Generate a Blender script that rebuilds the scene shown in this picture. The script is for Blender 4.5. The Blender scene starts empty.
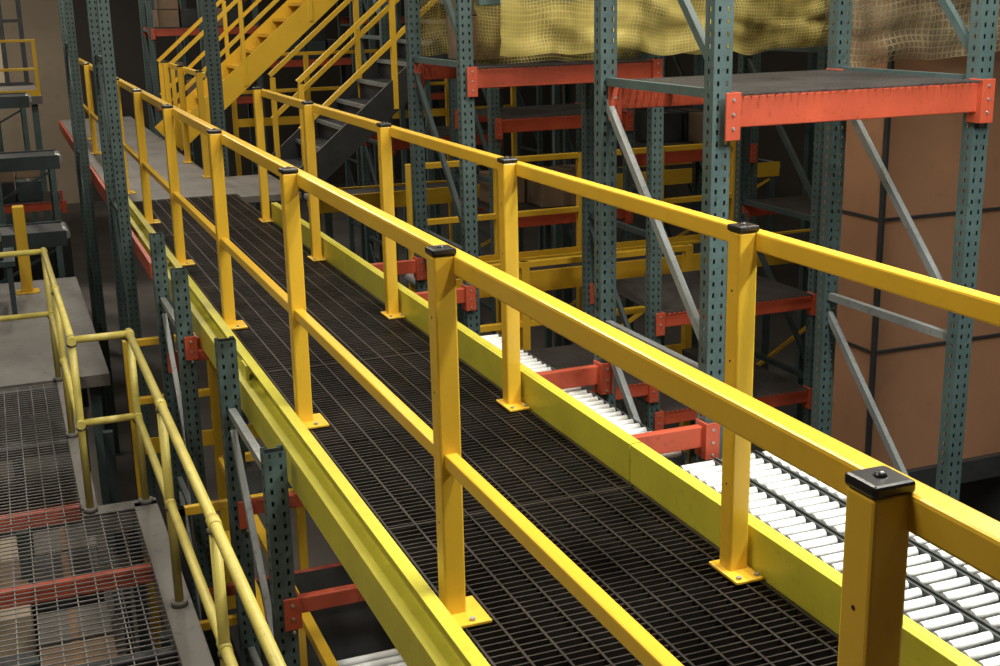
import bpy, bmesh, math, random
from mathutils import Vector, Matrix, noise
random.seed(7)

# ---------------------------------------------------------------- materials
def new_mat(name):
    m = bpy.data.materials.new(name); m.use_nodes = True
    nt = m.node_tree
    return m, nt, nt.nodes['Principled BSDF']

def paint(name, col, rough=0.45, metal=0.0, var=0.15, scale=6.0, dark=None, bump=0.02, grime=0.35, spec=0.5):
    m, nt, b = new_mat(name)
    tc = nt.nodes.new('ShaderNodeTexCoord')
    n1 = nt.nodes.new('ShaderNodeTexNoise'); n1.inputs['Scale'].default_value = scale
    n1.inputs['Detail'].default_value = 6
    n2 = nt.nodes.new('ShaderNodeTexNoise'); n2.inputs['Scale'].default_value = scale*7
    n2.inputs['Detail'].default_value = 3
    nt.links.new(tc.outputs['Object'], n1.inputs['Vector'])
    nt.links.new(tc.outputs['Object'], n2.inputs['Vector'])
    r = nt.nodes.new('ShaderNodeValToRGB')
    r.color_ramp.elements[0].position = 0.3; r.color_ramp.elements[1].position = 0.7
    dk = dark or tuple(c*(1-var*2) for c in col)
    r.color_ramp.elements[0].color = (*dk, 1); r.color_ramp.elements[1].color = (*col, 1)
    nt.links.new(n1.outputs['Fac'], r.inputs['Fac'])
    r2 = nt.nodes.new('ShaderNodeValToRGB')
    r2.color_ramp.elements[0].position = 0.28; r2.color_ramp.elements[1].position = 0.42
    g = 1-grime
    r2.color_ramp.elements[0].color = (g, g, g, 1); r2.color_ramp.elements[1].color = (1, 1, 1, 1)
    nt.links.new(n2.outputs['Fac'], r2.inputs['Fac'])
    mx = nt.nodes.new('ShaderNodeMix'); mx.data_type = 'RGBA'; mx.blend_type = 'MULTIPLY'
    mx.inputs[0].default_value = 1.0
    nt.links.new(r.outputs['Color'], mx.inputs[6]); nt.links.new(r2.outputs['Color'], mx.inputs[7])
    nt.links.new(mx.outputs[2], b.inputs['Base Color'])
    b.inputs['Roughness'].default_value = rough; b.inputs['Metallic'].default_value = metal
    b.inputs['Specular IOR Level'].default_value = spec
    if bump:
        bp = nt.nodes.new('ShaderNodeBump'); bp.inputs['Strength'].default_value = bump*5
        bp.inputs['Distance'].default_value = 0.004
        nt.links.new(n2.outputs['Fac'], bp.inputs['Height'])
        nt.links.new(bp.outputs['Normal'], b.inputs['Normal'])
    return m

YEL = paint('yellow_enamel', (0.78, 0.48, 0.04), 0.27, var=0.04, scale=3, grime=0.06, bump=0.01)
YEL2 = paint('yellow_green_paint', (0.62, 0.57, 0.055), 0.38, var=0.08, scale=5, grime=0.14)
PIPE = paint('pipe_rail_yellow', (0.62, 0.53, 0.13), 0.36, var=0.1, scale=8, grime=0.2)
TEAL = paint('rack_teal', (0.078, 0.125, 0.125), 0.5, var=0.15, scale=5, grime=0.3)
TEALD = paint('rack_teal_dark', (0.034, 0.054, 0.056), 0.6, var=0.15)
STRUT = paint('strut_grey', (0.24, 0.26, 0.26), 0.4, var=0.12)
ORANGE = paint('rack_orange', (0.50, 0.085, 0.04), 0.45, var=0.1, scale=5, grime=0.25)
BLACK = paint('black_plastic', (0.012, 0.012, 0.013), 0.3, var=0.1)
GRATE = paint('grating_steel', (0.055, 0.046, 0.040), 0.4, metal=0.5, var=0.35, scale=2.5)
WIRE = paint('wire_deck', (0.26, 0.25, 0.24), 0.5, metal=0.4, var=0.15, scale=4)
SDECK = paint('shelf_mesh', (0.11, 0.10, 0.095), 0.45, metal=0.3, var=0.2, scale=4)
DARKG = paint('dark_steel', (0.030, 0.033, 0.036), 0.5, var=0.2)
RAILG = paint('conveyor_side_rail', (0.08, 0.09, 0.09), 0.4, var=0.2)
PLATE = paint('grey_plate', (0.17, 0.16, 0.145), 0.6, var=0.18, scale=2)
ROLLER = paint('roller_white', (0.94, 0.96, 0.95), 0.25, var=0.02, grime=0.03)
GALV = paint('galvanised', (0.42, 0.43, 0.43), 0.35, metal=0.5, var=0.1)
CARD = paint('panel_brown', (0.34, 0.175, 0.095), 0.6, var=0.14, scale=1.2, grime=0.1, bump=0)
CARD2 = paint('cardboard_tan', (0.22, 0.15, 0.095), 0.75, var=0.12, scale=2, grime=0.15, bump=0)
CONC = paint('concrete', (0.15, 0.135, 0.12), 0.7, var=0.2, scale=0.8, grime=0.15)
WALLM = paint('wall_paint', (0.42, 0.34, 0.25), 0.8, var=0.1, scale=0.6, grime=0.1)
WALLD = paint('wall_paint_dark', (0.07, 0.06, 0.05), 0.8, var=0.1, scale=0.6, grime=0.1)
CEILM = paint('ceiling_dark', (0.08, 0.07, 0.06), 0.9, var=0.1)
WOOD = paint('pallet_wood', (0.30, 0.19, 0.10), 0.8, var=0.2, scale=5)

def lamp_mat():
    m, nt, b = new_mat('lamp_tube')
    b.inputs['Emission Color'].default_value = (1, 0.93, 0.8, 1)
    b.inputs['Emission Strength'].default_value = 6
    return m
LAMP = lamp_mat()

def net_mat(name, col, density, cell=0.02, thr=(0.4, 1.6)):
    m, nt, b = new_mat(name)
    b.inputs['Roughness'].default_value = 0.7
    tc = nt.nodes.new('ShaderNodeTexCoord')
    br = nt.nodes.new('ShaderNodeTexBrick'); br.offset = 0
    br.inputs['Scale'].default_value = 1
    br.inputs['Brick Width'].default_value = cell; br.inputs['Row Height'].default_value = cell
    br.inputs['Mortar Size'].default_value = cell*0.16
    br.inputs['Mortar Smooth'].default_value = 0.3
    nt.links.new(tc.outputs['UV'], br.inputs['Vector'])
    nz = nt.nodes.new('ShaderNodeTexNoise'); nz.inputs['Scale'].default_value = 2.2; nz.inputs['Detail'].default_value = 5
    nt.links.new(tc.outputs['Object'], nz.inputs['Vector'])
    dm = nt.nodes.new('ShaderNodeMapRange'); dm.inputs['From Min'].default_value = 0.35; dm.inputs['From Max'].default_value = 0.65
    dm.inputs['To Min'].default_value = density*thr[0]; dm.inputs['To Max'].default_value = min(1, density*thr[1])
    nt.links.new(nz.outputs['Fac'], dm.inputs['Value'])
    mx = nt.nodes.new('ShaderNodeMath'); mx.operation = 'MAXIMUM'
    sc = nt.nodes.new('ShaderNodeMath'); sc.operation = 'MULTIPLY'; sc.inputs[1].default_value = 0.9
    nt.links.new(br.outputs['Fac'], sc.inputs[0])
    nt.links.new(dm.outputs['Result'], mx.inputs[0]); nt.links.new(sc.outputs[0], mx.inputs[1])
    nt.links.new(mx.outputs[0], b.inputs['Alpha'])
    r = nt.nodes.new('ShaderNodeValToRGB'); r.color_ramp.elements[0].position = .35; r.color_ramp.elements[1].position = .65
    r.color_ramp.elements[0].color = (*[c*0.5 for c in col], 1); r.color_ramp.elements[1].color = (*col, 1)
    nt.links.new(nz.outputs['Fac'], r.inputs['Fac']); nt.links.new(r.outputs['Color'], b.inputs['Base Color'])
    return m
NETY = net_mat('yellow_net', (0.52, 0.43, 0.12), 0.42, 0.022, (0.2, 1.8))
NETT = net_mat('tan_net', (0.40, 0.32, 0.19), 0.30, 0.035, (0.6, 1.4))

# ---------------------------------------------------------------- geometry helper
class B:
    def __init__(s): s.bm = bmesh.new(); s.mats = []
    def mi(s, m):
        if m not in s.mats: s.mats.append(m)
        return s.mats.index(m)
    def face(s, pts, m):
        f = s.bm.faces.new([s.bm.verts.new(p) for p in pts]); f.material_index = s.mi(m)
    def box(s, x0, x1, y0, y1, z0, z1, m):
        v = [s.bm.verts.new((x, y, z)) for z in (z0, z1) for y in (y0, y1) for x in (x0, x1)]
        k = s.mi(m)
        for q in ((0,2,3,1),(4,5,7,6),(0,1,5,4),(2,6,7,3),(0,4,6,2),(1,3,7,5)):
            f = s.bm.faces.new([v[i] for i in q]); f.material_index = k
    def bbox(s, x0, x1, y0, y1, z0, z1, m, bev=0.006):
        t = bmesh.new()
        bmesh.ops.create_cube(t, size=1)
        for v in t.verts:
            v.co = Vector(((x0+x1)/2+v.co.x*(x1-x0), (y0+y1)/2+v.co.y*(y1-y0), (z0+z1)/2+v.co.z*(z1-z0)))
        bmesh.ops.bevel(t, geom=t.edges[:], offset=bev, segments=2, affect='EDGES', profile=0.5)
        s.merge(t, m)
    def merge(s, t, m):
        k = s.mi(m); mp = {}
        for v in t.verts: mp[v] = s.bm.verts.new(v.co)
        for f in t.faces:
            g = s.bm.faces.new([mp[v] for v in f.verts]); g.material_index = k; g.smooth = f.smooth
        t.free()
    def bar(s, p, q, w, h, m, up=(0,0,1)):
        p, q = Vector(p), Vector(q); d = (q-p); d.normalize()
        u = Vector(up)
        if abs(d.dot(u)) > 0.99: u = Vector((1,0,0))
        sx = d.cross(u).normalized(); uz = sx.cross(d).normalized()
        k = s.mi(m); vs = []
        for e in (p, q):
            for a, b_ in ((-1,-1),(1,-1),(1,1),(-1,1)):
                vs.append(s.bm.verts.new(e+sx*(a*w/2)+uz*(b_*h/2)))
        for qd in ((0,1,2,3),(7,6,5,4),(0,4,5,1),(1,5,6,2),(2,6,7,3),(3,7,4,0)):
            f = s.bm.faces.new([vs[i] for i in qd]); f.material_index = k
    def cyl(s, p, q, r, m, n=10, smooth=True):
        p, q = Vector(p), Vector(q); d = (q-p).normalized()
        u = Vector((0,0,1)) if abs(d.z) < 0.9 else Vector((1,0,0))
        a = d.cross(u).normalized(); b_ = d.cross(a).normalized(); k = s.mi(m)
        r0, r1 = [], []
        for i in range(n):
            t = 2*math.pi*i/n; o = a*math.cos(t)*r+b_*math.sin(t)*r
            r0.append(s.bm.verts.new(p+o)); r1.append(s.bm.verts.new(q+o))
        for i in range(n):
            f = s.bm.faces.new((r0[i], r0[(i+1)%n], r1[(i+1)%n], r1[i])); f.material_index = k; f.smooth = smooth
        f = s.bm.faces.new(r0[::-1]); f.material_index = k
        f = s.bm.faces.new(r1); f.material_index = k
    def sphere(s, c, r, m):
        t = bmesh.new(); bmesh.ops.create_uvsphere(t, u_segments=10, v_segments=6, radius=r)
        for v in t.verts: v.co += Vector(c)
        for f in t.faces: f.smooth = True
        s.merge(t, m)
    def mesh(s, name):
        bmesh.ops.recalc_face_normals(s.bm, faces=s.bm.faces[:])
        me = bpy.data.meshes.new(name); s.bm.to_mesh(me); s.bm.free()
        for m in s.mats: me.materials.append(m)
        return me
    def obj(s, name, loc=(0,0,0)):
        o = bpy.data.objects.new(name, s.mesh(name)); o.location = loc
        bpy.context.scene.collection.objects.link(o); return o

def inst(me, name, loc, rot=0):
    o = bpy.data.objects.new(name, me); o.location = loc; o.rotation_euler = (0,0,rot)
    bpy.context.scene.collection.objects.link(o); return o

# ---------------------------------------------------------------- room shell
FZ = -3.4
b = B(); b.box(-12, 16, -6, 36, FZ-0.2, FZ, CONC); b.obj('floor')
b = B(); b.box(-12, 16, -6, 36, 7.0, 7.2, CEILM); b.obj('ceiling')
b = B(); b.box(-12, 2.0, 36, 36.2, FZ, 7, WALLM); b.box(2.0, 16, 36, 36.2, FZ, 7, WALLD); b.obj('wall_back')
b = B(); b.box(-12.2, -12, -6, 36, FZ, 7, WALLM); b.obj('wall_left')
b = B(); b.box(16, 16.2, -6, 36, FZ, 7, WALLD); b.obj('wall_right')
b = B(); b.box(-12, 16, -6.2, -6, FZ, 7, WALLM); b.obj('wall_front')

# ---------------------------------------------------------------- catwalk floor
LX, RX = 1.042, 2.062
b = B()
y = 0.9
while y < 12.18:
    j = random.uniform(-0.0015, 0.0015)
    b.box(LX, RX, y-0.003, y+0.003, -0.032+j, j-0.001, GRATE); y += 0.034
x = LX+0.06
while x < RX:
    b.box(x-0.004, x+0.004, 0.9, 12.19, -0.014, 0.001, GRATE); x += 0.1
b.box(LX, LX+0.012, 0.9, 12.19, -0.035, 0.002, GRATE)
b.box(RX-0.012, RX, 0.9, 12.19, -0.035, 0.002, GRATE)
for yy in (1.8, 3.9, 6.0, 8.1, 10.2):
    b.box(LX, RX, yy-0.006, yy+0.006, -0.034, 0.002, GRATE)
for yy in (1.2, 2.9, 4.7, 5.7, 7.2, 8.3, 10.4, 11.5):
    b.box(LX, RX, yy-0.03, yy+0.03, -0.14, -0.04, DARKG)
for xx in (1.35, 1.75):
    b.box(xx-0.02, xx+0.02, 0.9, 12.19, -0.10, -0.042, DARKG)
b.obj('catwalk_grating')

b = B()
b.box(0.96, 2.08, 12.2, 22, -0.06, 0.0, PLATE)
b.box(2.08, 2.66, 11.95, 13.5, -0.06, 0.0, PLATE)
b.box(2.08, 2.1, 16.5, 18.2, -0.06, 0.0, PLATE)
b.box(0.93, 0.96, 12.2, 22, -0.16, -0.01, ORANGE)
b.obj('landing_platform')
b = B(); b.box(0.905, 0.935, 9.2, 12.19, -0.14, -0.02, ORANGE); b.obj('edge_beam')

# left stringer (angle + toe board)
b = B()
b.box(0.955, 1.035, 0.9, 12.19, -0.012, 0.0, YEL2)
b.box(0.955, 0.965, 0.9, 12.19, -0.15, -0.012, YEL2)
b.box(1.026, 1.040, 0.9, 12.19, 0.0, 0.085, YEL2)
b.box(0.995, 1.026, 0.9, 12.19, 0.075, 0.085, YEL2)
for yy in (2.6, 5.9, 8.9):
    b.box(0.985, 1.0, yy, yy+0.12, 0.0, 0.075, YEL2)
b.obj('stringer_channel')
# right toe board
b = B()
yy = 0.9
for ye in (3.95, 6.0, 8.1, 10.5):
    b.bbox(2.07, 2.085, yy+0.004, ye-0.004, -0.005, 0.15, YEL2, 0.003)
    b.box(2.085, 2.12, yy+0.004, ye-0.004, 0.142, 0.15, YEL2)
    yy = ye
b.box(2.09, 2.10, 0.9, 10.5, -0.15, 0.0, DARKG)
b.obj('toe_board')

# ---------------------------------------------------------------- guardrails
def guardrail(name, px, ys, railx0, railx1, yend0, yend1, mid, H=1.11, W=0.066):
    b = B()
    for y in ys:
        b.bbox(px-W/2, px+W/2, y-W/2, y+W/2, 0.008, H-0.012, YEL, 0.006)
        b.bbox(px-W/2-0.003, px+W/2+0.003, y-W/2-0.003, y+W/2+0.003, H-0.012, H+0.008, BLACK, 0.006)
        b.sphere((px, y, H+0.004), 0.012, BLACK)
        b.bbox(px-0.055, px+0.045 if px > 1.5 else px+0.085, y-0.11, y+0.06, 0.003, 0.014, YEL, 0.003)
        for dx, dy in ((0.03,-0.09),(-0.035,-0.09)):
            b.cyl((px+dx, y+dy, 0.012), (px+dx, y+dy, 0.022), 0.009, GALV, 6, False)
        for hz in (0.3, 0.7, 0.92):
            b.cyl((px-W/2-0.001, y, hz), (px-W/2+0.002, y, hz), 0.004, BLACK, 8)
    t = 0.058
    b.bbox(railx0, railx1, yend0, yend1, H-0.012-t, H-0.012, YEL, 0.007)
    if mid:
        b.bbox(px-0.02, px+0.02, yend0, yend1, 0.475, 0.52, YEL, 0.005)
    return b.obj(name)
guardrail('catwalk_guardrail', 1.10, [1.34, 3.23, 5.16, 7.02, 8.98, 10.9, 12.8, 14.7, 16.6, 18.5, 20.5], 1.125, 1.175, 0.95, 21.0, True)
guardrail('catwalk_guardrail', 2.02, [1.25, 3.14, 5.0, 6.85, 8.7, 10.5], 2.043, 2.088, 0.95, 10.53, False)
guardrail('catwalk_guardrail', 2.02, [13.6, 15.0, 16.3], 2.04, 2.085, 13.57, 16.33, True)

# ---------------------------------------------------------------- rack frames
def upright(b, x0, y0, z0, z1, w=0.09, d=0.075, m=None, step=0.0508):
    m = m or TEAL
    x1, y1 = x0+w, y0+d
    def punched(axis, fixed, a0, a1, cols):
        def P(a, z): return (a, fixed, z) if axis == 'x' else (fixed, a, z)
        edges = [a0]+[c for cc in cols for c in cc]+[a1]
        for i in range(0, len(edges), 2):
            b.face([P(edges[i], z0), P(edges[i+1], z0), P(edges[i+1], z1), P(edges[i], z1)], m)
        z = z0
        while z < z1:
            ze = min(z+step*0.6, z1)
            for c0, c1 in cols:
                b.face([P(c0, z), P(c1, z), P(c1, ze), P(c0, ze)], m)
            z += step
    punched('x', y0, x0, x1, [(x0+w*.20, x0+w*.32), (x0+w*.68, x0+w*.80)])
    punched('y', x0, y0, y1, [(y0+d*.40, y0+d*.60)])
    punched('y', x1, y0, y1, [(y0+d*.40, y0+d*.60)])
    b.box(x0, x0+0.02, y1-0.003, y1, z0, z1, m)
    b.box(x1-0.02, x1, y1-0.003, y1, z0, z1, m)
    b.box(x0+0.012, x1-0.012, y0+d*0.6, y0+d*0.65, z0, z1, DARKG)

def frame_mesh(name, depth, z0, z1, zoff=0.1, strut=STRUT, base=True, z1n=None):
    b = B()
    upright(b, -0.045, 0, z0, z1n or z1); upright(b, -0.045, depth-0.075, z0, z1)
    z = zoff
    while z-1.25 > z0: z -= 1.25
    while z < (z1n or z1)-0.03:
        sm = strut if z < 1.0 else TEAL
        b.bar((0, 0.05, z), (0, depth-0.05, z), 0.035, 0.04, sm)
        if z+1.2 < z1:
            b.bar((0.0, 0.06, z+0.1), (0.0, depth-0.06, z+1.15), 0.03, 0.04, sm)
        z += 1.25
    if base:
        b.box(-0.08, 0.08, -0.03, 0.11, z0, z0+0.01, TEAL); b.box(-0.08, 0.08, depth-0.11, depth+0.03, z0, z0+0.01, TEAL)
    return b.mesh(name)
FM = frame_mesh('rack_frame', 1.14, FZ, 5.0, 0.12)
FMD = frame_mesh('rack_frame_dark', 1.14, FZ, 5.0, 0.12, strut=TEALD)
for fx, fy in ((2.85, 4.62), (4.25, 4.62)):
    inst(FM, 'rack_upright_frame', (fx, fy, 0))
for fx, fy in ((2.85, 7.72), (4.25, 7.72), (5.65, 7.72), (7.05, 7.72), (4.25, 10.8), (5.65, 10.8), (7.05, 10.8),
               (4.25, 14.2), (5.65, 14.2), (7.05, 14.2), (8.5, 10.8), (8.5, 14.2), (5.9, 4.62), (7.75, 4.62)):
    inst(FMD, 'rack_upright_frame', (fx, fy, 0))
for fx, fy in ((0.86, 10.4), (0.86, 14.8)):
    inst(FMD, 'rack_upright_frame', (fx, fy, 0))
for fy, za, zb in ((4.68, 0.06, 0.27), (7.2, 0.32, 0.36)):
    inst(frame_mesh('rack_frame_short', 1.08, FZ, zb, -0.08, z1n=za), 'rack_upright_frame', (0.87, fy, 0))
for fx, fy in ((2.16, 4.62), (2.16, 7.72)):
    inst(frame_mesh('rack_frame_low', 1.14, FZ, -0.34, 0.12-1.25*2), 'rack_upright_frame', (fx, fy, 0))
b = B(); upright(b, 2.14, 13.75, FZ, 5, 0.14, 0.11); b.obj('rack_column')

# ---------------------------------------------------------------- beams and shelves
def beam(b, x0, x1, y, z, h=0.12, m=ORANGE, front=-1):
    t = 0.045
    b.bbox(x0, x1, y-t/2, y+t/2, z-h, z, m, 0.005)
    for xe, sg in ((x0, 1), (x1, -1)):
        a, c = sorted((xe, xe+sg*0.012))
        b.bbox(a, c, y-0.05, y+0.04, z-h-0.05, z+0.02, m, 0.002)
        a, c = sorted((xe-sg*0.06, xe+sg*0.012))
        b.bbox(a, c, y-0.055, y-0.045, z-h-0.05, z+0.02, m, 0.002)
        for dz in (0.0, -0.06, -0.12):
            b.cyl(((a+c)/2, y-0.06, z+dz-0.01), ((a+c)/2, y-0.054, z+dz-0.01), 0.007, GALV, 8)

def wire_deck(b, x0, x1, y0, y1, z, sx=0.05, sy=0.05, r=0.003, m=WIRE):
    x = x0
    while x <= x1: b.box(x-r, x+r, y0, y1, z-r, z+r, m); x += sx
    y = y0
    while y <= y1: b.box(x0, x1, y-r, y+r, z+r, z+3*r, m); y += sy

def shelf(x0, x1, y0, depth, z, h=0.12, deck=True, name='pallet_rack_shelf'):
    b = B()
    beam(b, x0+0.047, x1-0.047, y0+0.02, z, h); beam(b, x0+0.047, x1-0.047, y0+depth-0.03, z, h)
    if deck:
        wire_deck(b, x0+0.05, x1-0.05, y0-0.02, y0+depth, z+0.006, 0.04, 0.022, 0.0028, SDECK)
        for i in range(1, 4):
            xx = x0+(x1-x0)*i/4
            b.box(xx-0.02, xx+0.02, y0+0.04, y0+depth-0.04, z-0.03, z-0.002, WIRE)
    b.obj(name)
shelf(2.85, 4.25, 4.60, 1.14, 1.36, 0.13)
shelf(2.85, 4.25, 7.72, 1.14, 1.34, 0.12)
shelf(4.25, 5.9, 4.60, 1.14, 2.9, 0.13)
shelf(4.25, 5.65, 7.72, 1.14, -0.45, 0.10)
shelf(4.25, 5.65, 7.72, 1.14, -1.2, 0.10)
shelf(2.85, 4.25, 7.72, 1.14, -0.95, 0.10)
shelf(4.25, 5.65, 10.8, 1.14, -0.2)
shelf(4.25, 5.65, 10.8, 1.14, 0.7)
shelf(5.65, 7.05, 10.8, 1.14, 0.3)
shelf(5.65, 7.05, 10.8, 1.14, -0.9)
shelf(5.65, 7.05, 7.72, 1.14, 0.1)
shelf(4.25, 5.65, 14.2, 1.14, 0.2)
shelf(5.65, 7.05, 14.2, 1.14, 0.9)
b = B(); b.bbox(2.9, 4.2, 7.60, 7.65, 1.74, 1.80, TEAL); b.bbox(4.3, 5.6, 7.60, 7.65, 1.74, 1.80, TEAL); b.obj('rack_tie_beam')

b = B()
for yy in (4.64, 5.7, 7.74, 8.8):
    beam(b, 2.21, 2.80, yy, -0.10, 0.10)
b.obj('conveyor_support_beams')
b = B()
for yy, zz in ((4.72, -0.60), (5.72, -0.55), (7.24, -0.1), (8.24, -0.45), (4.72, -1.5), (7.24, -1.7)):
    beam(b, 0.92, 2.11, yy, zz, 0.07)
b.obj('catwalk_support_beams')

# ---------------------------------------------------------------- roller conveyor
def roller_conveyor(name, lanes, y0, y1, z, pitch=0.06, r=0.02):
    b = B()
    for (x0, x1) in lanes:
        for xx in (x0-0.012, x1+0.012):
            b.box(xx-0.005, xx+0.005, y0, y1, z-0.07, z+0.002, RAILG)
        y = y0+0.04
        while y < y1-0.02:
            b.cyl((x0, y, z-r*0.6), (x1, y, z-r*0.6), r, ROLLER, 10)
            y += pitch
    X0, X1 = lanes[0][0], lanes[-1][1]
    b.box(X0, X1, y0, y1, z-0.075, z-0.065, DARKG)
    y = y0+0.3
    while y < y1:
        b.box(X0-0.02, X1+0.02, y-0.02, y+0.02, z-0.11, z-0.075, DARKG); y += 0.9
    return b.obj(name)
ZC = -0.23
roller_conveyor('roller_conveyor', [(2.20, 2.34), (2.38, 2.52), (2.58, 2.72)], 4.66, 7.0, ZC, 0.066, 0.019)
roller_conveyor('roller_conveyor', [(2.20, 2.36), (2.41, 2.57), (2.62, 2.78), (2.83, 2.99), (3.04, 3.20)], 1.0, 4.55, ZC, 0.068, 0.019)
roller_conveyor('roller_conveyor', [(1.35, 1.85)], 2.0, 6.2, -1.75, 0.08, 0.025)
b = B(); b.box(3.24, 3.27, 1.0, 4.6, ZC-0.12, ZC+0.04, STRUT)
for yy in (1.5, 3.0, 4.4): b.bar((3.255, yy, ZC-0.1), (3.255, yy, FZ), 0.05, 0.05, TEAL)
b.obj('conveyor_side_guide')

# ---------------------------------------------------------------- big panelled crates on the right
b = B()
def carton(x0, x1, y0, y1, z0, z1, m=CARD):
    b.bbox(x0, x1, y0, y1, z0, z1, m, 0.004)
for zz0, zz1 in ((-1.25, -0.415), (-0.405, 0.425), (0.435, 1.75)):
    carton(4.93, 6.3, 6.14, 6.72, zz0, zz1); carton(6.31, 7.6, 6.14, 6.72, zz0, zz1)
b.bbox(4.915, 4.94, 6.115, 6.15, -1.25, 1.75, DARKG, 0.003)
b.bbox(6.29, 6.32, 6.125, 6.15, -1.25, 1.75, DARKG, 0.003)
for zz in (-0.41, 0.43):
    b.box(4.94, 7.6, 6.125, 6.14, zz-0.008, zz+0.008, DARKG)
    b.box(4.92, 4.93, 6.14, 6.72, zz-0.008, zz+0.008, DARKG)
b.box(4.9, 7.7, 6.1, 6.8, -1.4, -1.25, DARKG)
for xx in (4.97, 6.2, 7.6):
    b.box(xx-0.05, xx+0.05, 6.15, 6.7, FZ, -1.4, DARKG)
b.obj('panelled_crates')

def carton_stack(name, x0, y0, z, nx, ny, nz, s=0.38, mats=(CARD2, CARD)):
    b = B()
    for k in range(nz):
        for i in range(nx):
            for j in range(ny):
                if k == nz-1 and random.random() < 0.4: continue
                m = random.choice(mats)
                a = x0+i*s+random.uniform(0, .02); c = y0+j*s+random.uniform(0, .02)
                b.bbox(a, a+s-0.03, c, c+s-0.03, z+k*s*0.8, z+(k+1)*s*0.8-0.005, m, 0.006)
                b.box(a+s*0.4, a+s*0.5, c-0.001, c+s-0.03, z+(k+1)*s*0.8-0.005, z+(k+1)*s*0.8-0.003, WOOD)
    return b.obj(name)
carton_stack('carton_stack', 4.4, 10.95, -0.18, 3, 2, 1, mats=(DARKG, CARD2))
carton_stack('carton_stack', 5.8, 10.95, 0.32, 3, 2, 1, mats=(DARKG, CARD2))
carton_stack('carton_stack', 5.8, 14.3, 0.92, 3, 2, 3, mats=(DARKG, CARD2))
carton_stack('carton_stack', 4.4, 7.9, -1.18, 3, 2, 1, 0.36, mats=(DARKG, TEALD))

# nets
def net_sheet(name, x0, x1, y0, y1, ztop, zbot, mat, nx=110, sag=0.12, seed=0, amp=1.0):
    me = bpy.data.meshes.new(name); bm = bmesh.new(); uvl = bm.loops.layers.uv.new('UVMap')
    prof = []
    H = ztop-zbot; D = y1-y0
    for t in [i/30 for i in range(31)]: prof.append((y0-0.04*math.sin(t*math.pi), zbot+H*t, t*H))
    grid = []
    for i in range(nx+1):
        x = x0+(x1-x0)*i/nx; col = []
        for (yy, zz, u) in prof:
            n = noise.noise(Vector((x*3+seed, zz*2.2, yy*2)))
            n2 = noise.noise(Vector((x*10+seed, zz*2.5, 3)))
            n3 = noise.noise(Vector((x*3+zz*9+seed, zz*7-x*2, 8)))
            droop = sag*math.sin((x-x0)/(x1-x0)*math.pi*2.3+seed)*(1 if zz > zbot+0.2 else 0.3)
            v = bm.verts.new((x, yy-amp*(0.10*n+0.05*n2+0.08*n3), zz+droop*0.5+0.05*n)); col.append((v, u))
        grid.append(col)
    for i in range(nx):
        for j in range(len(prof)-1):
            vs = [grid[i][j], grid[i+1][j], grid[i+1][j+1], grid[i][j+1]]
            f = bm.faces.new([v[0] for v in vs]); f.smooth = True
            for l, v, k in zip(f.loops, vs, [i, i+1, i+1, i]):
                l[uvl].uv = ((x1-x0)*k/nx, v[1])
    bm.to_mesh(me); bm.free(); me.materials.append(mat)
    o = bpy.data.objects.new(name, me); bpy.context.scene.collection.objects.link(o); return o
net_sheet('safety_net', 2.98, 6.9, 7.48, 7.48, 2.8, 1.42, NETY, nx=180, seed=1, amp=0.7)
net_sheet('safety_net', 3.0, 6.9, 7.98, 7.98, 2.8, 1.37, NETY, nx=140, seed=3)
net_sheet('safety_net', 3.0, 8.5, 9.4, 9.4, 3.0, 1.35, NETY, nx=140, seed=13)
net_sheet('safety_net', 4.32, 7.4, 5.86, 5.86, 2.7, 1.40, NETT, seed=5, amp=0.5)
net_sheet('safety_net', 4.30, 7.4, 5.98, 5.98, 2.7, 1.50, NETT, seed=9, amp=0.5)
carton_stack('carton_stack', 3.05, 8.3, 1.37, 3, 1, 3, 0.38, (CARD2, WOOD))

# ---------------------------------------------------------------- stairs
def stair(name, x0, z0, y0, y1, steps, run, rise, tread_m, string_m, rails=True, sh=0.22, post_every=4, closed=False):
    b = B(); X1 = x0+steps*run; Z1 = z0+steps*rise
    for yy in (y0, y1):
        b.bar((x0-0.03, yy, z0+0.06), (X1, yy, Z1), 0.03, sh, string_m)
    for i in range(steps):
        xx = x0+i*run; zz = z0+(i+1)*rise-0.02
        b.box(xx, xx+run+0.03, y0+0.015, y1-0.015, zz-0.035, zz, tread_m)
        b.box(xx-0.005, xx+0.02, y0+0.015, y1-0.015, zz-0.037, zz+0.003, STRUT if tread_m is DARKG else tread_m)
        if closed: b.box(xx+0.02, xx+0.03, y0+0.015, y1-0.015, zz-rise, zz-0.035, tread_m)
        k = 0.06
        while k < run: b.box(xx+k-0.004, xx+k+0.004, y0+0.015, y1-0.015, zz, zz+0.006, tread_m); k += 0.05
    if rails:
        for yy in (y0, y1):
            for h in (0.55, 1.0):
                b.bar((x0, yy, z0+h+0.05), (X1, yy, Z1+h), 0.045, 0.045, YEL)
            for i in range(0, steps+1, post_every):
                xx = x0+i*run+0.03; zz = z0+i*rise
                b.bar((xx, yy, zz-0.05 if i else zz), (xx, yy, zz+1.03), 0.05, 0.05, YEL, up=(1,0,0))
    b.bar((X1, y0, Z1-0.1), (X1, y1, Z1-0.1), 0.05, 0.2, string_m)
    for yy in (y0, y1): b.bar((X1, yy, Z1), (X1, yy, FZ), 0.07, 0.07, TEAL)
    return b.obj(name)
stair('steel_staircase', 2.70, 0.0, 12.0, 13.3, 14, 0.235, 0.2, DARKG, DARKG, sh=0.26, closed=True)
stair('steel_staircase', 2.12, 0.0, 16.7, 17.9, 15, 0.23, 0.2, YEL, YEL, sh=0.28)
b = B()
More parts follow.
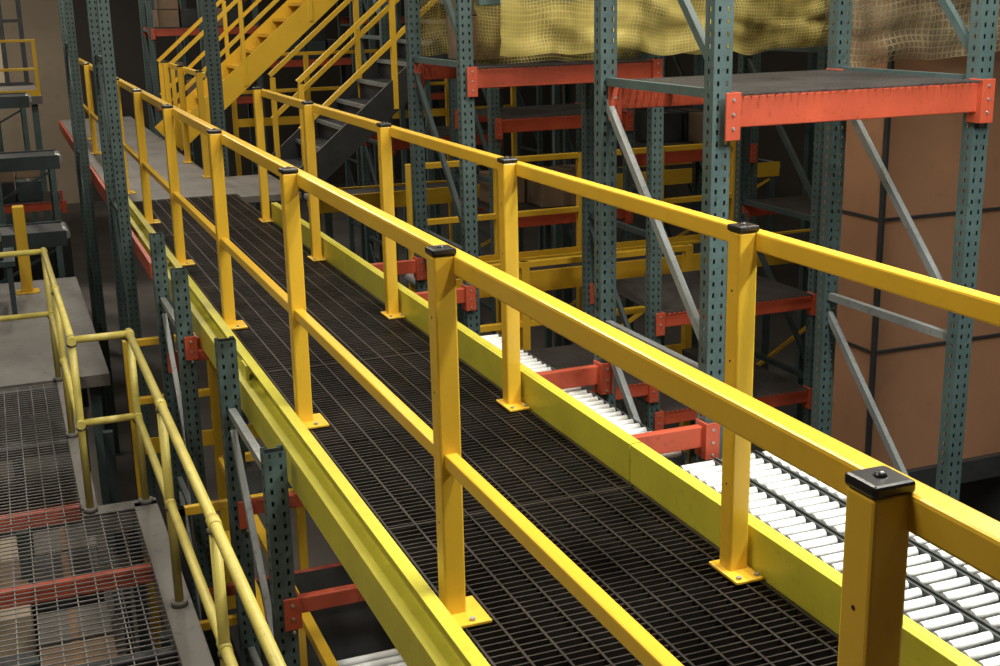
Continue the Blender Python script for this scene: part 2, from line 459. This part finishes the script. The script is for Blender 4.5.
b.box(6.1, 10, 11.95, 13.4, 2.65, 2.8, DARKG); b.box(5.6, 10, 16.6, 18, 2.85, 3.0, DARKG)
b.bar((9.9,12.1,2.65),(9.9,12.1,FZ),.1,.1,TEAL); b.bar((9.9,17.9,2.85),(9.9,17.9,FZ),.1,.1,TEAL)
b.obj('upper_mezzanine')

# ---------------------------------------------------------------- lower-left deck and pipe rail
DZ = -1.15
b = B()
wire_deck(b, -4, 0.50, 2.2, 7.38, DZ-0.01, 0.10, 0.055, 0.003, WIRE)
wire_deck(b, -4, 0.20, 7.42, 10.35, DZ-0.01, 0.10, 0.055, 0.003, WIRE)
b.bbox(0.50, 0.64, 2.2, 7.45, DZ-0.14, DZ, PLATE, 0.005)
b.bbox(0.20, 0.30, 7.45, 10.4, DZ-0.14, DZ, PLATE, 0.005)
b.bbox(0.20, 0.64, 7.38, 7.5, DZ-0.14, DZ, PLATE, 0.005)
for yy in (3.3, 4.6, 5.55, 6.55, 7.62, 8.9, 10.3):
    b.bbox(-4, 0.5 if yy < 7.4 else 0.2, yy-0.03, yy+0.03, DZ-0.11, DZ-0.02, ORANGE if yy in (4.6, 6.55, 7.62) else DARKG, 0.004)
for xx in (-3.9, -2.4, -0.9, 0.55):
    for yy in (2.9, 5.6): b.bar((xx, yy, DZ-0.14), (xx, yy, FZ), 0.08, 0.08, TEAL)
b.obj('lower_grating_deck')
b = B(); b.box(-4, 0.62, 10.42, 14.6, DZ-0.1, DZ, PLATE)
for xx in (-3.9, 0.5):
    for yy in (10.6, 14.4): b.bar((xx, yy, DZ-0.1), (xx, yy, FZ), 0.08, 0.08, TEAL)
b.obj('concrete_mezzanine')
b = B()
wire_deck(b, -4, 0.6, 2.4, 9.5, -2.3, 0.12, 0.08, 0.005, WIRE)
for yy in (2.5, 4.2, 5.9, 7.6, 9.3):
    b.bbox(-4, 0.6, yy-0.025, yy+0.025, -2.42, -2.31, ORANGE if yy in (5.9, 7.6) else TEAL, 0.004)
    for xx in (-3.8, -1.6, -0.15, 0.5): b.bar((xx, yy+0.06, -1.3), (xx, yy+0.06, FZ), 0.07, 0.07, TEALD)
b.obj('lower_storage_rack')
carton_stack('carton_stack', -1.6, 3.2, -2.28, 4, 4, 2, 0.42, (PLATE, CARD2, DARKG, WALLM))
carton_stack('carton_stack', -1.8, 6.3, -2.28, 5, 6, 2, 0.42, (PLATE, DARKG, WALLM, CARD2))

b = B(); R = 0.0225; HT = 1.07
path = [(-3.8, 10.4), (0.22, 10.4), (0.25, 7.42), (0.575, 7.42), (0.575, 2.3)]
for i in range(len(path)-1):
    p, q = path[i], path[i+1]
    for h in (HT, 0.56):
        b.cyl((p[0], p[1], DZ+h), (q[0], q[1], DZ+h), R, PIPE, 12)
        b.sphere((q[0], q[1], DZ+h), R*1.35, PIPE); b.sphere((p[0], p[1], DZ+h), R*1.35, PIPE)
posts = [(-3.8, 10.4), (-2.2, 10.4), (-0.9, 10.4), (0.22, 10.4), (0.235, 8.9), (0.25, 7.42), (0.575, 7.42), (0.575, 5.96), (0.575, 4.4), (0.575, 2.9)]
for x, y in posts:
    b.cyl((x, y, DZ), (x, y, DZ+HT), R, PIPE, 12)
    b.cyl((x, y, DZ), (x, y, DZ+0.03), 0.042, PLATE, 12)
    for h in (HT, 0.56):
        b.cyl((x, y, DZ+h-0.035), (x, y, DZ+h-0.02), R*1.3, PLATE, 12)
        b.cyl((x, y-0.04, DZ+h), (x, y+0.04, DZ+h), R*1.2, PIPE, 12)
b.obj('pipe_handrail')
b = B()
for yy in (3.6, 5.2, 6.8):
    b.bar((1.02, yy, -1.9), (1.02, yy, -0.85), 0.05, 0.05, YEL)
for zz in (-0.87, -1.35): b.bar((1.02, 3.4, zz), (1.02, 7.2, zz), 0.045, 0.045, YEL)
b.bar((1.02, 7.2, -0.87), (2.0, 7.2, -0.87), 0.045, 0.045, YEL)
for yy in (3.6, 6.8): b.bar((1.02, yy, -1.9), (1.02, yy, FZ), 0.06, 0.06, TEAL)
b.box(0.95, 2.1, 3.3, 7.3, -1.98, -1.9, DARKG)
b.obj('lower_guardrail')

b = B(); b.bbox(0.03, 0.15, 13.95, 14.07, DZ, -0.22, YEL, 0.01); b.box(-0.03,0.21,13.9,14.12,DZ,DZ+0.012,YEL); b.obj('bollard_post')

# ---------------------------------------------------------------- background
def guard_x(name, x0, x1, y, z, H=1.07, n=4, m=YEL, legs=False):
    b = B()
    for h in (H, H*0.5): b.bbox(x0, x1, y-0.03, y+0.03, z+h-0.05, z+h, m, 0.004)
    b.box(x0, x1, y-0.01, y+0.01, z, z+0.12, m)
    for i in range(n+1):
        xx = x0+(x1-x0)*i/n; b.bbox(xx-0.035, xx+0.035, y-0.035, y+0.035, FZ if legs else z, z+H, m, 0.004)
    return b.obj(name)
def belt_conveyor(name, x0, x1, y0, y1, z, m=TEALD):
    b = B()
    b.box(x0, x1, y0, y0+0.04, z-0.18, z, m); b.box(x0, x1, y1-0.04, y1, z-0.18, z, m)
    b.box(x0+0.02, x1-0.02, y0+0.04, y1-0.04, z-0.05, z-0.02, DARKG)
    n = max(2, int((x1-x0)/2))
    for i in range(n+1):
        xx = x0+0.1+(x1-x0-0.2)*i/n
        for yy in (y0+0.03, y1-0.03): b.bar((xx, yy, z-0.18), (xx, yy, FZ), 0.07, 0.07, TEAL)
        b.bar((xx, y0, z-0.6), (xx, y1, z-0.6), 0.05, 0.05, m)
        if i < n: b.bar((xx, y0+0.03, z-1.6), (xx+(x1-x0-0.2)/n, y0+0.03, z-0.2), 0.03, 0.03, m)
    for xx in (x0, x1): b.cyl((xx, y0+0.05, z-0.06), (xx, y1-0.05, z-0.06), 0.05, GALV)
    return b.obj(name)
guard_x('mezzanine_guardrail', -5, 0.8, 26.1, 0.15, n=6)
b = B(); b.box(-6, 0.85, 26, 31, 0.0, 0.15, PLATE)
for xx in (-5.8, -3, -0.2, .7):
    b.bar((xx, 26.2, 0), (xx, 26.2, FZ), 0.12, 0.12, TEAL)
b.obj('far_mezzanine')
b = B()
for xx in (-5, -3.6, -2.2, -0.9, -0.2, 0.3, 0.7): b.box(xx-0.05, xx+0.05, 29.9, 30, 0.155, 3.6, DARKG)
for zz in (0.155, 1.5, 2.3, 2.9, 3.5): b.box(-5, 0.7, 29.92, 29.98, zz, zz+0.07, DARKG)
b.box(-0.15, 0.25, 29.94, 29.96, 0.2, 2.2, WALLM); b.box(-2.1, -1.0, 29.94, 29.96, 0.2, 2.6, CARD2)
b.obj('framed_shelving')
belt_conveyor('belt_conveyor', -5, 0.7, 17.6, 18.4, -0.1)
belt_conveyor('belt_conveyor', -5, 0.6, 15.4, 16.2, -0.75)
belt_conveyor('belt_conveyor', -5, 0.5, 21.4, 22.4, 0.45)
belt_conveyor('belt_conveyor', 3.2, 8.2, 9.7, 10.3, -0.5, YEL)
belt_conveyor('belt_conveyor', 3.2, 9.2, 13.5, 14.1, -0.3, YEL)
guard_x('mezzanine_guardrail', 3.3, 6.6, 10.45, -0.6, 1.0, 4, legs=True)
guard_x('mezzanine_guardrail', 3.3, 7.8, 19, 0.0, 1.07, 4, legs=True)
guard_x('mezzanine_guardrail', 3.1, 5.4, 9.25, -1.3, 1.0, 3, legs=True)
guard_x('mezzanine_guardrail', 0.7, 1.9, 9.3, -1.5, 0.9, 2, legs=True)
b = B()
for zz in (-0.9, -1.6, -2.3):
    b.bbox(0.66, 2.1, 6.5, 6.54, zz, zz+0.05, YEL, 0.004); b.box(1.0, 2.1, 6.54, 6.9, zz+0.02, zz+0.05, DARKG)
for xx in (0.68, 2.08): b.box(xx-0.02, xx+0.02, 6.5, 6.54, FZ, -0.85, DARKG)
b.obj('lower_shelving')
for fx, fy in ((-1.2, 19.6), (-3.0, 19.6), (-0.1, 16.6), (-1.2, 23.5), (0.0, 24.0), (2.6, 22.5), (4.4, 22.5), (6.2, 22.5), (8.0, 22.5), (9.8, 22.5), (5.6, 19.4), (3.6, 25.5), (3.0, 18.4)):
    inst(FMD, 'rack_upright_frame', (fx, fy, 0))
for x0, z in ((2.6, 0.2), (2.6, 1.4), (4.4, 0.8), (4.4, 2.0), (6.2, 0.1), (6.2, 1.5), (8.0, 1.0)):
    shelf(x0, x0+1.8, 22.5, 1.14, z, 0.12)
    carton_stack('carton_stack', x0+0.15, 22.65, z+0.02, 4, 2, 2, mats=(DARKG, CARD2, TEALD))
shelf(-3.0, -1.2, 19.6, 1.14, 0.9); shelf(-3.0, -1.2, 19.6, 1.14, -1.2); shelf(-1.2, 0.8, 19.6, 1.14, -1.0)
carton_stack('carton_stack', -2.8, 19.7, -1.18, 4, 2, 3, mats=(DARKG, CARD2)); carton_stack('carton_stack', -1.0, 19.7, -0.98, 4, 2, 2, mats=(DARKG, TEALD, CARD2))
b = B(); b.box(-3.9, 0.7, 16.9, 17.0, FZ, -1.0, DARKG); b.obj('dark_partition')
b = B(); b.box(-3.9, 0.0, 12.9, 13.7, DZ+0.5, DZ+0.55, TEALD)
for xx in (-3.8, -1.9, -0.06):
    for yy in (12.95, 13.65): b.bar((xx, yy, DZ), (xx, yy, DZ+0.5), 0.05, 0.05, TEALD)
for xx in (-3.0, -1.5, -0.7): b.bbox(xx, xx+0.6, 13.0, 13.6, DZ+0.55, DZ+0.75, DARKG, 0.02)
b.obj('equipment_bench')

# ---------------------------------------------------------------- lamps
def lamp(x, y, z=5.2, power=140, sx=0.35, sy=1.6, col=(1.0, 0.92, 0.79)):
    b = B()
    b.box(-sx/2, sx/2, -sy/2, sy/2, 0.03, 0.09, GALV)
    for dx in (-0.09, 0.09): b.cyl((dx, -sy/2+0.05, 0.0), (dx, sy/2-0.05, 0.0), 0.018, LAMP)
    for dy in (-sy*0.37, sy*0.37): b.cyl((0, dy, 0.09), (0, dy, 7.0-z), 0.006, DARKG, 6)
    b.obj('ceiling_lamp', (x, y, z))
    l = bpy.data.lights.new('tube_light', 'AREA'); l.shape = 'RECTANGLE'; l.size = sx; l.size_y = sy
    l.energy = power; l.color = col
    o = bpy.data.objects.new('tube_light', l); o.location = (x, y, z-0.05)
    bpy.context.scene.collection.objects.link(o)
for x, y, p in ((2.6, 1.6, 150), (1.6, 5.6, 115), (3.6, 3.4, 190), (2.2, 9.5, 75), (5.6, 5.6, 85), (-1.5, 7.5, 75), (-1.5, 3.0, 120),
                (1.4, 14.5, 160), (4.5, 16, 35), (-1.8, 15, 50), (1.2, 21, 130), (-2.5, 28, 480), (6, 26, 30), (8.5, 9.5, 35)):
    lamp(x, y, 5.2, p)
lamp(3.3, 2.4, 2.7, 95, 0.2, 1.2, (0.93, 1.0, 0.97))  # extra lamp added out of view to brighten the conveyor rollers

w = bpy.data.worlds.new('World'); bpy.context.scene.world = w; w.use_nodes = True
w.node_tree.nodes['Background'].inputs[0].default_value = (0.9, 0.88, 0.8, 1)
w.node_tree.nodes['Background'].inputs[1].default_value = 0.08

# ---------------------------------------------------------------- camera
cam = bpy.data.cameras.new('camera'); co = bpy.data.objects.new('camera', cam)
bpy.context.scene.collection.objects.link(co)
Rv = Vector((0.9282, -0.3714, -0.0207)); Uv = Vector((0.1146, 0.2325, 0.9658)); Bv = Vector((-0.3539, -0.8989, 0.2585))
Bv.normalize(); Rv = Uv.cross(Bv).normalized(); Uv = Bv.cross(Rv).normalized()
M = Matrix(((Rv.x, Uv.x, Bv.x, 0), (Rv.y, Uv.y, Bv.y, 0), (Rv.z, Uv.z, Bv.z, 1.78), (0,0,0,1)))
co.matrix_world = M
cam.sensor_width = 36; cam.lens = 44.96; cam.clip_start = 0.05
bpy.context.scene.camera = co
bpy.context.scene.view_settings.view_transform = 'Standard'
bpy.context.scene.view_settings.exposure = 0.22
